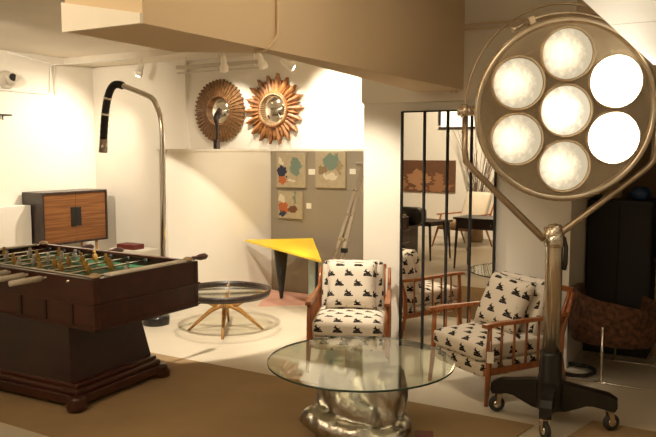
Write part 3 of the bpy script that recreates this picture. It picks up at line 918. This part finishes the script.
rbx = MB().box((-1.565, 3.845, .016), (.11, .10, .02), Matrix.Rotation(.4, 3, 'Z'), bevel=.003).build('book', 'red')
tag(rbx, 'dark red book lying on the floor in front of the glass table', 'book')

# ------------------------------------------------------------------ surgical lamp
def surgical_lamp():
    px, py = -.985, 4.475
    t = thing('surgical_lamp', 'large seven-lens surgical lamp on a wheeled black cross base', 'lamp', (px, py, .005))
    # base arms: profile in the vertical plane
    ends = [((-.335, .0), 0), ((.36, .03), 0), ((.045, -.30), 0), ((-.02, .32), 0)]
    for (ex, ey), _ in ends:
        d = Vector((ex, ey, 0)); L = d.length; d.normalize()
        Rm = Matrix((d, Vector((-d.y, d.x, 0)), Vector((0, 0, 1)))).transposed().to_4x4()
        a = MB(Rm)
        prof = [(.02, .075), (.10, .085), (.17, .115), (.22, .138), (.26, .142), (L + .02, .125), (L + .035, .15), (L + .03, .195), (L - .02, .225), (L - .10, .235), (.16, .25), (.02, .27)]
        a.prism(prof, -.035, .035, 'XZ')
        arm = a.build('base_arm', 'black', t)
        c = Vector((ex, ey, 0))
        cs = MB(); ang = math.atan2(d.y, d.x) + .6
        side = Vector((-math.sin(ang), math.cos(ang), 0)); fw = Vector((math.cos(ang), math.sin(ang), 0))
        for s in (-1, 1):
            cs.bar(c + side * s * .022 + Vector((0, 0, .05)), c + side * s * .022 + Vector((0, 0, .125)) - fw * .015, .006, .03, side=side)
        cs.bar(c - side * .025 - fw * .015 + Vector((0, 0, .122)), c + side * .025 - fw * .015 + Vector((0, 0, .122)), .03, .008, side=fw)
        cs.tube([c - fw * .015 + Vector((0, 0, .115)), c - fw * .015 + Vector((0, 0, .15))], .018, 10)
        caster = cs.build('caster', 'warm_metal', arm)
        w = MB(Matrix.Translation(c + Vector((0, 0, .052))) @ Matrix((fw, side, Vector((0, 0, 1)))).transposed().to_4x4())
        w.lathe([(.0, -.016), (.03, -.016), (.046, -.014), (.052, -.006), (.052, .006), (.046, .014), (.03, .016), (0, .016)], (0, 0, 0), 22, 'Y')
        w.build('wheel', 'rubber', arm)
        hb = MB(Matrix.Translation(c + Vector((0, 0, .052))) @ Matrix((fw, side, Vector((0, 0, 1)))).transposed().to_4x4())
        hb.lathe([(.0, -.019), (.024, -.018), (.026, 0), (.024, .018), (0, .019)], (0, 0, 0), 16, 'Y'); hb.build('hub', 'chrome', arm)
    MB().lathe([(.05, .07), (.085, .09), (.085, .25), (.070, .30), (.068, .43), (.062, .45)], (0, 0, 0), 28).build('socket', 'black', t)
    MB().lathe([(.052, .40), (.052, 1.17), (.05, 1.20), (.038, 1.235), (.0, 1.245)], (0, 0, 0), 28).build('pole', 'warm_metal', t)
    MB().lathe([(.055, 1.10), (.060, 1.105), (.060, 1.17), (.055, 1.175)], (0, 0, 0), 28).build('collar', 'chrome', t)
    # head frame: origin at the head centre
    hc = Vector((.043, -.05, 1.922))
    vr = Vector((.866, .5, 0))
    n = Vector((math.sin(math.radians(13.5)) * 1, -math.cos(math.radians(13.5)), 0))   # towards the camera
    n = Matrix.Rotation(math.radians(16), 3, 'Z') @ n                                   # turned a little to the right
    n = (n + Vector((0, 0, -.07))).normalized()
    right = Vector((0, 0, 1)).cross(n).normalized(); right = -right if right.x < 0 else right
    up = n.cross(right); up = -up if up.z < 0 else up
    HM = Matrix((right, up, n)).transposed().to_4x4(); HM.translation = hc   # local x right, y up, z out of the face
    # drum with dished face
    drum = MB(HM)
    drum.lathe([(0, -.17), (.20, -.165), (.38, -.13), (.49, -.075), (.518, -.02), (.518, .03)], (0, 0, 0), 72)
    drum.build('housing', 'warm_metal', t)
    MB(HM).lathe([(.0, .002), (.45, .004), (.50, .012), (.515, .03)], (0, 0, 0), 72).build('reflector_plate', 'dish_metal', t)
    MB(HM).tube([(.518 * math.cos(a * PI / 36), .518 * math.sin(a * PI / 36), .035) for a in range(72)], .020, 12, closed=True).build('rim', 'warm_metal', t)
    MB(HM).tube([(.50 * math.cos(a * PI / 36), .50 * math.sin(a * PI / 36), .022) for a in range(72)], .009, 8, closed=True).build('inner_rim', 'dish_metal', t)
    pos = [(0, 0)] + [(.326 * math.cos(math.radians(a)), .326 * math.sin(math.radians(a))) for a in (31, 91, 151, 211, 271, 331)]
    for i, (x, y) in enumerate(pos):
        hot = i in (1, 6)
        Lm = HM @ Matrix.Translation((x, y, 0))
        m = MB(Lm)
        m.lathe([(.166, .002), (.158, .045), (.155, .056), (.150, .056), (.149, .02)], (0, 0, 0), 40, cap=False)
        lamp = m.build('lamp_ring', 'dish_metal', t)
        r = .150
        lens = MB(Lm)
        lens.lathe([(r, .026), (r * .9, .036), (r * .7, .046), (r * .4, .055), (0, .059)], (0, 0, 0), 36)
        lens.build('lens', 'lens_hot' if hot else 'lens_mid' if i == 0 else 'lens_dim', lamp)
    # yoke in the plane of the head, through its centre axis
    yo = Matrix((right, Vector((0, 0, 1)), Vector((-n.x, -n.y, 0)).normalized())).transposed().to_4x4(); yo.translation = hc
    z = .06
    jt = (-.045 / 1.0, -.78, z)
    for s in (-1, 1):
        pts = [(-.05 + s * .03, -.775, z), (-.05 + s * .06, -.745, z), (s * .525, -.345, z), (s * .565, -.30, z), (s * .572, -.24, z), (s * .572, -.02, z)]
        MB(yo).tube(pts, [.022, .022, .019, .019, .018, .018], 12).build('yoke_arm', 'bronze', t)
        pv = MB(yo)
        pv.tube([(s * .62, 0, z - .02), (s * .50, 0, z - .02)], .030, 14)
        pv.tube([(s * .565, 0, z - .02), (s * .60, 0, z - .02)], .040, 14)
        pv.build('pivot', 'warm_metal', t)
    # thin hoop over the top of the head
    pts = [((.575) * math.cos(a * PI / 40), .63 * math.sin(a * PI / 40), z) for a in range(0, 41)]
    MB(yo).tube(pts, .0075, 8).build('hoop', 'bronze', t)
    # grab rail behind the rim: arc with end blocks
    pts = [(.562 * math.cos(math.radians(a)), .562 * math.sin(math.radians(a)), -.02) for a in range(48, 115, 4)]
    gr = MB(HM).tube(pts, .010, 8).build('grab_rail', 'warm_metal', t)
    for a in (112, 50):
        q = Vector((.56 * math.cos(math.radians(a)), .555 * math.sin(math.radians(a)), -.02))
        tg = Vector((-math.sin(math.radians(a)), math.cos(math.radians(a)), 0))
        MB(HM).box(q, (.04, .055, .05), Matrix.Rotation(math.radians(a - 90), 3, 'Z'), bevel=.005).build('rail_block', 'warm_metal', gr)
    a = 113; q = Vector((.57 * math.cos(math.radians(a)), .565 * math.sin(math.radians(a)), -.01))
    MB(HM).tube([q, q + Vector((-.085, -.05, .01)), q + Vector((-.10, -.058, .012))], [.013, .013, .016], 10).build('clamp_lever', 'warm_metal', t)
    # hoop-to-pole fork joint and dark cable hanging from it
    MB(yo).tube([(-.05, -.80, z), (-.05, -.70, z)], .030, 14).build('fork_joint', 'warm_metal', t)
    MB().tube([(.055, .02, 1.16), (.068, .01, 1.10), (.066, .01, 1.0), (.06, .015, .96)], [.008, .013, .015, .012], 8).build('cable_plug', 'rubber', t)
surgical_lamp()

# ------------------------------------------------------------------ tall four-panel mirror
def tall_mirror():
    xa, xb, z0, z1 = -2.515, -1.705, .03, 2.01
    t = thing('tall_mirror', 'tall four-panel mirror in thin black frame against the wall', 'mirror', ((xa + xb) / 2, 5.62, 0))
    W = (xb - xa) / 2
    for k in range(5):
        x = -W + k * W / 2
        MB().box((x, -.015, (z0 + z1) / 2 - .012), (.014, .03, z1 - z0 + .03), bevel=.002).build('upright', 'black_matte', t)
    MB().box((0, -.013, z1), (2 * W, .024, .012)).build('top_rail', 'black_matte', t)
    MB().box((0, -.013, z0 - .006), (2 * W, .024, .03)).build('bottom_rail', 'black_matte', t)
    tilt = (.004, .0, -.006, -.002)
    for k in range(4):
        x = -W + (k + .5) * W / 2
        p = MB(Matrix.Translation((x, -.008, (z0 + z1) / 2)) @ Matrix.Rotation(tilt[k], 4, 'Z'))
        p.box((0, 0, 0), (W / 2 - .016, .006, z1 - z0 - .01)); p.build('mirror_pane', 'mirror', t)
tall_mirror()

# ------------------------------------------------------------------ alcove on the right
def dark_cabinet():
    t = thing('tall_cabinet', 'black tall cabinet standing in the dim alcove', 'cabinet', (-.865, 6.5, 0))
    MB().box((0, .0, .64), (.50, .50, 1.28), bevel=.004).build('body', 'black_matte', t)
    for s in (-1, 1): MB().box((s * .122, -.256, .66), (.236, .014, 1.16), bevel=.003).build('door', 'black_matte', t)
dark_cabinet()
t = thing('open_shelf', 'narrow open shelf unit right of the black cabinet', 'shelf', (-.32, 6.55, 0))
for x in (-.25, .35):
    MB().box((x, -.18, .72), (.035, .035, 1.44)).build('post', 'tan', t); MB().box((x, .18, .72), (.035, .035, 1.44)).build('post', 'tan', t)
for z in (.35, .80, 1.42):
    MB().box((.05, 0, z), (.66, .42, .03)).build('shelf_board', 'dark_wood', t)
jar = MB().lathe([(.05, 0), (.075, .02), (.08, .09), (.05, .12), (.055, .14)], (-.95, 6.42, 1.28), 20).build('jar', 'tan')
tag(jar, 'tan jar on top of the black cabinet', 'jar')
jar = MB().lathe([(.03, 0), (.04, .02), (.04, .10), (.015, .14), (.015, .18)], (-1.07, 6.58, 1.28), 16).build('bottle', 'score')
tag(jar, 'pale bottle behind the tan jar on the black cabinet', 'bottle')
bw_ = MB().lathe([(.03, 0), (.07, .02), (.085, .06), (.06, .10), (.03, .11)], (-.73, 6.42, 1.28), 20).build('vase', 'blue')
tag(bw_, 'small dark blue vase at the right end of the black cabinet', 'vase')
bx = MB().box((-.48, 6.5, 1.435 + .055), (.18, .2, .11), bevel=.004).build('box', 'tan')
tag(bx, 'tan box on the top board of the open shelf', 'box')
hb = MB(); cushion(hb, (-.52, 6.30, 1.12), (.09, .10, .42), .02); o = hb.build('bag', 'black_matte')
tag(o, 'dark bag hanging on the front of the open shelf', 'bag')
vs = MB().lathe([(.05, 0), (.06, .02), (.02, .16), (.055, .2), (.06, .24)], (-.38, 6.45, .8155), 18).build('vase', 'black')
tag(vs, 'black vase on the middle board of the open shelf', 'vase')

def tub_chair():
    t = thing('tub_chair', 'brown speckled tub armchair on a chrome tube frame in the alcove', 'armchair', (-.80, 5.74, 0))
    # seat and wraparound back; open side faces -X +Y
    seat = MB(); cushion(seat, (-.0, 0, .335), (.50, .50, .15), .02); seat.build('seat', 'brown_cloth', t)
    sh = MB(); n = 26
    rings = []
    for k in range(n + 1):
        a = math.radians(-205 + 265 * k / n)
        c, s = math.cos(a), math.sin(a)
        hgt = .60 - .06 * c
        rr, th = .285, .075
        ex = lambda r: Vector((math.copysign(abs(c) ** .75, c) * r * 1.0, math.copysign(abs(s) ** .75, s) * r, 0))
        ring = []
        for q in range(10):
            b = 2 * PI * q / 10
            ring.append(sh._v(ex(rr + th / 2 * math.cos(b)) + Vector((0, 0, .26 + (hgt - .26) * (.5 + .5 * math.sin(b))))))
        rings.append(ring)
    for A_, B_ in zip(rings, rings[1:]):
        for q in range(10): sh.face([A_[q], A_[(q + 1) % 10], B_[(q + 1) % 10], B_[q]], True)
    sh.face(rings[0][::-1]); sh.face(rings[-1])
    sh.build('shell', 'brown_cloth', t)
    for y, zt in ((-.335, .42), (.31, .30)):
        MB().tube([(-.27, y, .008), (.30, y, .008)], .008, 8).build('floor_bar', 'chrome', t)
        MB().tube([(-.03, y, .008), (-.03, y, zt)], .009, 8).build('upright', 'chrome', t)
        MB().tube([(-.03, y, zt - .01), (-.03, y * .6, zt - .02)], .008, 8).build('bracket', 'chrome', t)
tub_chair()
pts = []
for k in range(64):
    a = 2 * PI * k / 32
    pts.append((-1.06 + .15 * math.cos(a) * (1 + .05 * math.sin(3 * a)), 5.60 + .15 * math.sin(a) * 1.0, .012 + .012 * (k // 32)))
tag(MB().tube(pts, .010, 8).build('cable', 'rubber'), 'coiled black cable on the floor behind the surgical lamp', 'cable')

# ------------------------------------------------------------------ ceiling track and spotlights
t = thing('track_rail', 'white lighting track below the ceiling above the round mirrors', 'track', (-5.85, 7.36, 2.77))
MB().box((0, 0, 0), (1.4, .05, .045), bevel=.004).build('rail', 'score', t)
MB().box((0, 0, -.075), (1.38, .03, .02)).build('lower_rail', 'score', t)
for x in (-.55, .0, .55): MB().tube([(x, 0, -.07), (x, 0, .14)], .008, 8).build('rod', 'white', t)
specs = [((-7.10, 7.28, 2.83), (-7.14, 7.24, 2.68), 2.90, 'white spotlight above the arc lamp, tilted down to the left'),
         ((-5.60, 7.14, 2.82), (-5.64, 7.20, 2.66), 2.90, 'white spotlight pointing down above the straw-framed mirror'),
         ((-5.10, 7.18, 2.82), (-5.10, 7.28, 2.68), 2.90, 'white spotlight pointing down above the sunburst mirror'),
         ((-4.64, 7.00, 2.70), (-4.53, 7.06, 2.625), 2.90, 'white spotlight tilted sideways near the dropped beam')]
tips = [spot_fixture(a, b, lab, hz) for a, b, hz, lab in specs]

# ------------------------------------------------------------------ things behind the camera that show in the tall mirror
t = thing('wall_art', 'wide brown painting on the white wall seen in the mirror', 'painting', (-5.75, YF, 1.17))
MB().box((0, .02, 0), (1.7, .04, .62), bevel=.003).build('canvas', 'hands', t)
def lounge_chair():
    t = thing('lounge_chair', 'cream lounge chair on a wooden frame, seen in the mirror', 'chair', (-4.25, -.75, 0), math.radians(200))
    cushion(MB(), (0, 0, .40), (.60, .60, .12), .02).build('seat_cushion', 'tan', t)
    cushion(MB(), (0, .34, .68), (.60, .12, .55), .02, rot=Matrix.Rotation(math.radians(-22), 3, 'X')).build('back_cushion', 'cream_cloth', t)
    for s in (-1, 1):
        MB().tube([(s * .34, -.34, 0), (s * .33, -.2, .32), (s * .33, -.12, .56)], [.013, .02, .016], 8).build('front_leg', 'teak', t)
        MB().tube([(s * .34, .42, 0), (s * .33, .25, .32), (s * .33, .48, .78)], [.013, .02, .014], 8).build('rear_leg', 'teak', t)
        MB().bar((s * .33, -.22, .56), (s * .33, .36, .57), .05, .022, bevel=.005).build('arm', 'teak', t)
    MB().bar((-.33, -.2, .32), (.33, -.2, .32), .03, .04).build('front_rail', 'teak', t)
    MB().bar((-.33, .26, .32), (.33, .26, .32), .03, .04).build('rear_rail', 'teak', t)
lounge_chair()
def simple_table(name, label, cat, loc, rz, w, d, h, mat, drawer=False):
    t = thing(name, label, cat, loc, rz)
    MB().box((0, 0, h - .015), (w, d, .03), bevel=.004).build('top', mat, t)
    for sx in (-1, 1):
        for sy in (-1, 1):
            MB().tube([(sx * (w / 2 - .05), sy * (d / 2 - .05), h - .02), (sx * (w / 2 - .02), sy * (d / 2 - .03), 0)], [.024, .013], 8).build('leg', mat, t)
    if drawer:
        MB().box((0, 0, h - .09), (w - .06, d - .06, .14), bevel=.004).build('drawer_case', mat, t)
        MB().lathe([(0, -.012), (.012, 0), (0, .012)], (.12, d / 2 - .03, h - .09), 10).build('knob', 'chrome', t)
    else:
        MB().box((0, 0, h - .05), (w - .1, d - .1, .05)).build('apron', mat, t)
simple_table('writing_desk', 'dark writing desk with drawer, seen at right in the mirror', 'desk', (-3.1, 1.35, 0), .1, .95, .5, .74, 'dark_wood', True)
simple_table('dining_table', 'dark low table between chest and chair, seen in the mirror', 'table', (-4.45, .75, 0), .2, .9, .5, .60, 'dark_wood')
t = thing('chest', 'dark wooden chest at the left of the mirror reflection', 'chest', (-4.40, 1.75, 0))
MB().box((0, 0, .31), (.70, .5, .54), bevel=.006).build('body', 'mahog_dark', t)
MB().box((0, 0, .60), (.76, .56, .04), bevel=.006).build('top', 'mahog_dark', t)
for sx in (-1, 1):
    for sy in (-1, 1): MB().box((sx * .31, sy * .2, .025), (.06, .06, .05)).build('foot', 'mahog_dark', t)
bg = MB(); cushion(bg, (-4.22, 1.65, .745), (.60, .22, .25), .02); o = bg.build('leather_bag', 'black')
tag(o, 'black leather bag lying on the dark chest', 'bag')
t = thing('branch_vase', 'tall vase of bare branches by the white wall, seen in the mirror', 'vase', (-4.25, -1.55, 0))
MB().lathe([(.10, 0), (.13, .05), (.10, .40), (.07, .48), (.08, .5)], (0, 0, 0), 24).build('vase_body', 'tan', t)
for k in range(34):
    a = random.uniform(0, 2 * PI); sp = random.uniform(.12, .62); h = random.uniform(1.5, 2.25)
    p = [Vector((.02 * math.cos(a), .02 * math.sin(a), .3))]
    for q in range(1, 6):
        w = q / 5
        p.append(Vector((math.cos(a) * sp * w ** 1.3 + random.uniform(-.035, .035), min(.9, math.sin(a) * sp * w ** 1.3 * .5) + random.uniform(-.02, .02), .3 + (h - .3) * w)))
    p = [Vector((v.x, max(v.y, -.38), v.z)) for v in p]
    MB().tube(p, [.007, .006, .006, .005, .004, .0025], 5).build('branch', 'twig', t)
glow_band = MB().box((-4.35, YF + .02, 2.36), (1.5, .03, .5)).build('bright_band', 'band_glow'); struct(glow_band)  # made-up glowing panel for the bright band the mirror shows
wf = MB()
for z in (2.10, 2.62): wf.box((-4.35, YF + .03, z), (1.58, .06, .04))
for x in (-5.12, -3.58): wf.box((x, YF + .03, 2.4), (.04, .06, .48))
struct(wf.build('trim_15', 'dark_wood'))

# ------------------------------------------------------------------ lights
# track spots
spot(tips[0][0], (-8.3, 6.7, 1.5), 230, 105, .9)
spot(tips[1][0], (-5.9, 7.6, 1.9), 45, 110, .8)
spot(tips[2][0], (-5.1, 7.6, 1.9), 55, 110, .8)
spot(tips[3][0], (-4.0, 7.65, 1.8), 190, 140, 1.0)
# unseen ceiling spots above the frame; niche, left-wall and rear ones added as fill
for (a, b, w, ang, bl, lab) in (
    ((-4.3, 5.2, 2.90), (-4.17, 5.29, 0), 115, 50, .8, 'white spotlight above the round coffee table'),
    ((-3.2, 4.4, 2.90), (-2.85, 5.5, .8), 270, 62, .7, 'white spotlight above the chair in front of the pillar'),
    ((-3.2, 3.7, 2.96), (-4.9, 5.44, -.12), 430, 50, .12, 'white spotlight aimed low at the white partition'),
    ((-3.5, 5.1, 2.90), (-4.45, 7.05, .75), 150, 80, .8, 'unseen white spotlight added above the niche with the small paintings'),
    ((-5.9, 3.2, 2.90), (-8.3, 6.6, 1.7), 420, 62, .8, 'unseen white spotlight added to light the left wall'),
    ((-1.5, 4.2, 2.90), (-1.9, 5.2, .4), 75, 55, .8, 'white spotlight above the chair beside the mirror'),
    ((-3.6, .6, 2.90), (-5.2, -2, 1.4), 420, 100, .7, 'unseen white spotlight added to light the wall behind the camera')):
    d = (Vector(b) - Vector(a)).normalized()
    tp, dd = spot_fixture(Vector(a) - Vector((0, 0, .06)), Vector(a) - Vector((0, 0, .06)) + d * .14, lab, CEIL)
    spot(tp, b, w, ang, bl)
# unseen uplight added right of the frame to brighten the dropped soffit
t = thing('floor_uplight', 'unseen black uplight added on the floor at the far right to brighten the white soffit', 'uplight', (.95, 2.3, 0))
MB().lathe([(.08, 0), (.085, .01), (.085, .10), (.075, .11)], (0, 0, 0), 24).build('housing', 'black', t)
MB().lathe([(0, .112), (.06, .112)], (0, 0, 0), 24, cap=False).build('bulb', 'spotbulb', t)
spot((.95, 2.3, .13), (.0, 2.6, 2.17), 130, 62, .8)
# unseen soft fill added for the warm light of the rest of the shop
area((-2.9, .9, 2.9), (-2.9, 2.2, 0), 72, 2.2)
area((-1.1, 2.5, 2.9), (-2.4, 3.4, 0), 12, 1.2)
area((.2, -1.2, 2.9), (-.6, 0, 0), 14, 1.5)

wd = bpy.data.worlds.new('World'); SC.world = wd; wd.use_nodes = True
wd.node_tree.nodes['Background'].inputs[0].default_value = (1, .8, .55, 1)
wd.node_tree.nodes['Background'].inputs[1].default_value = .02

# ------------------------------------------------------------------ camera
cam = bpy.data.cameras.new('camera'); co = bpy.data.objects.new('camera', cam); COL.objects.link(co)
cam.sensor_width = 36; cam.lens = 36 * 720 / 656; cam.clip_start = .05
co.location = (0, 0, 1.7)
co.rotation_euler = (math.radians(90) - math.atan(69.5 / 720), 0, math.radians(30))
SC.camera = co
SC.view_settings.view_transform = 'Standard'; SC.view_settings.look = 'None'
SC.view_settings.exposure = 0.0; SC.view_settings.gamma = 1.0
try: SC.view_settings.use_curve_mapping = False
except Exception: pass
SC.cycles.use_denoising = True
SC.cycles.max_bounces = 10; SC.cycles.transparent_max_bounces = 16
SC.cycles.sample_clamp_indirect = 6.0
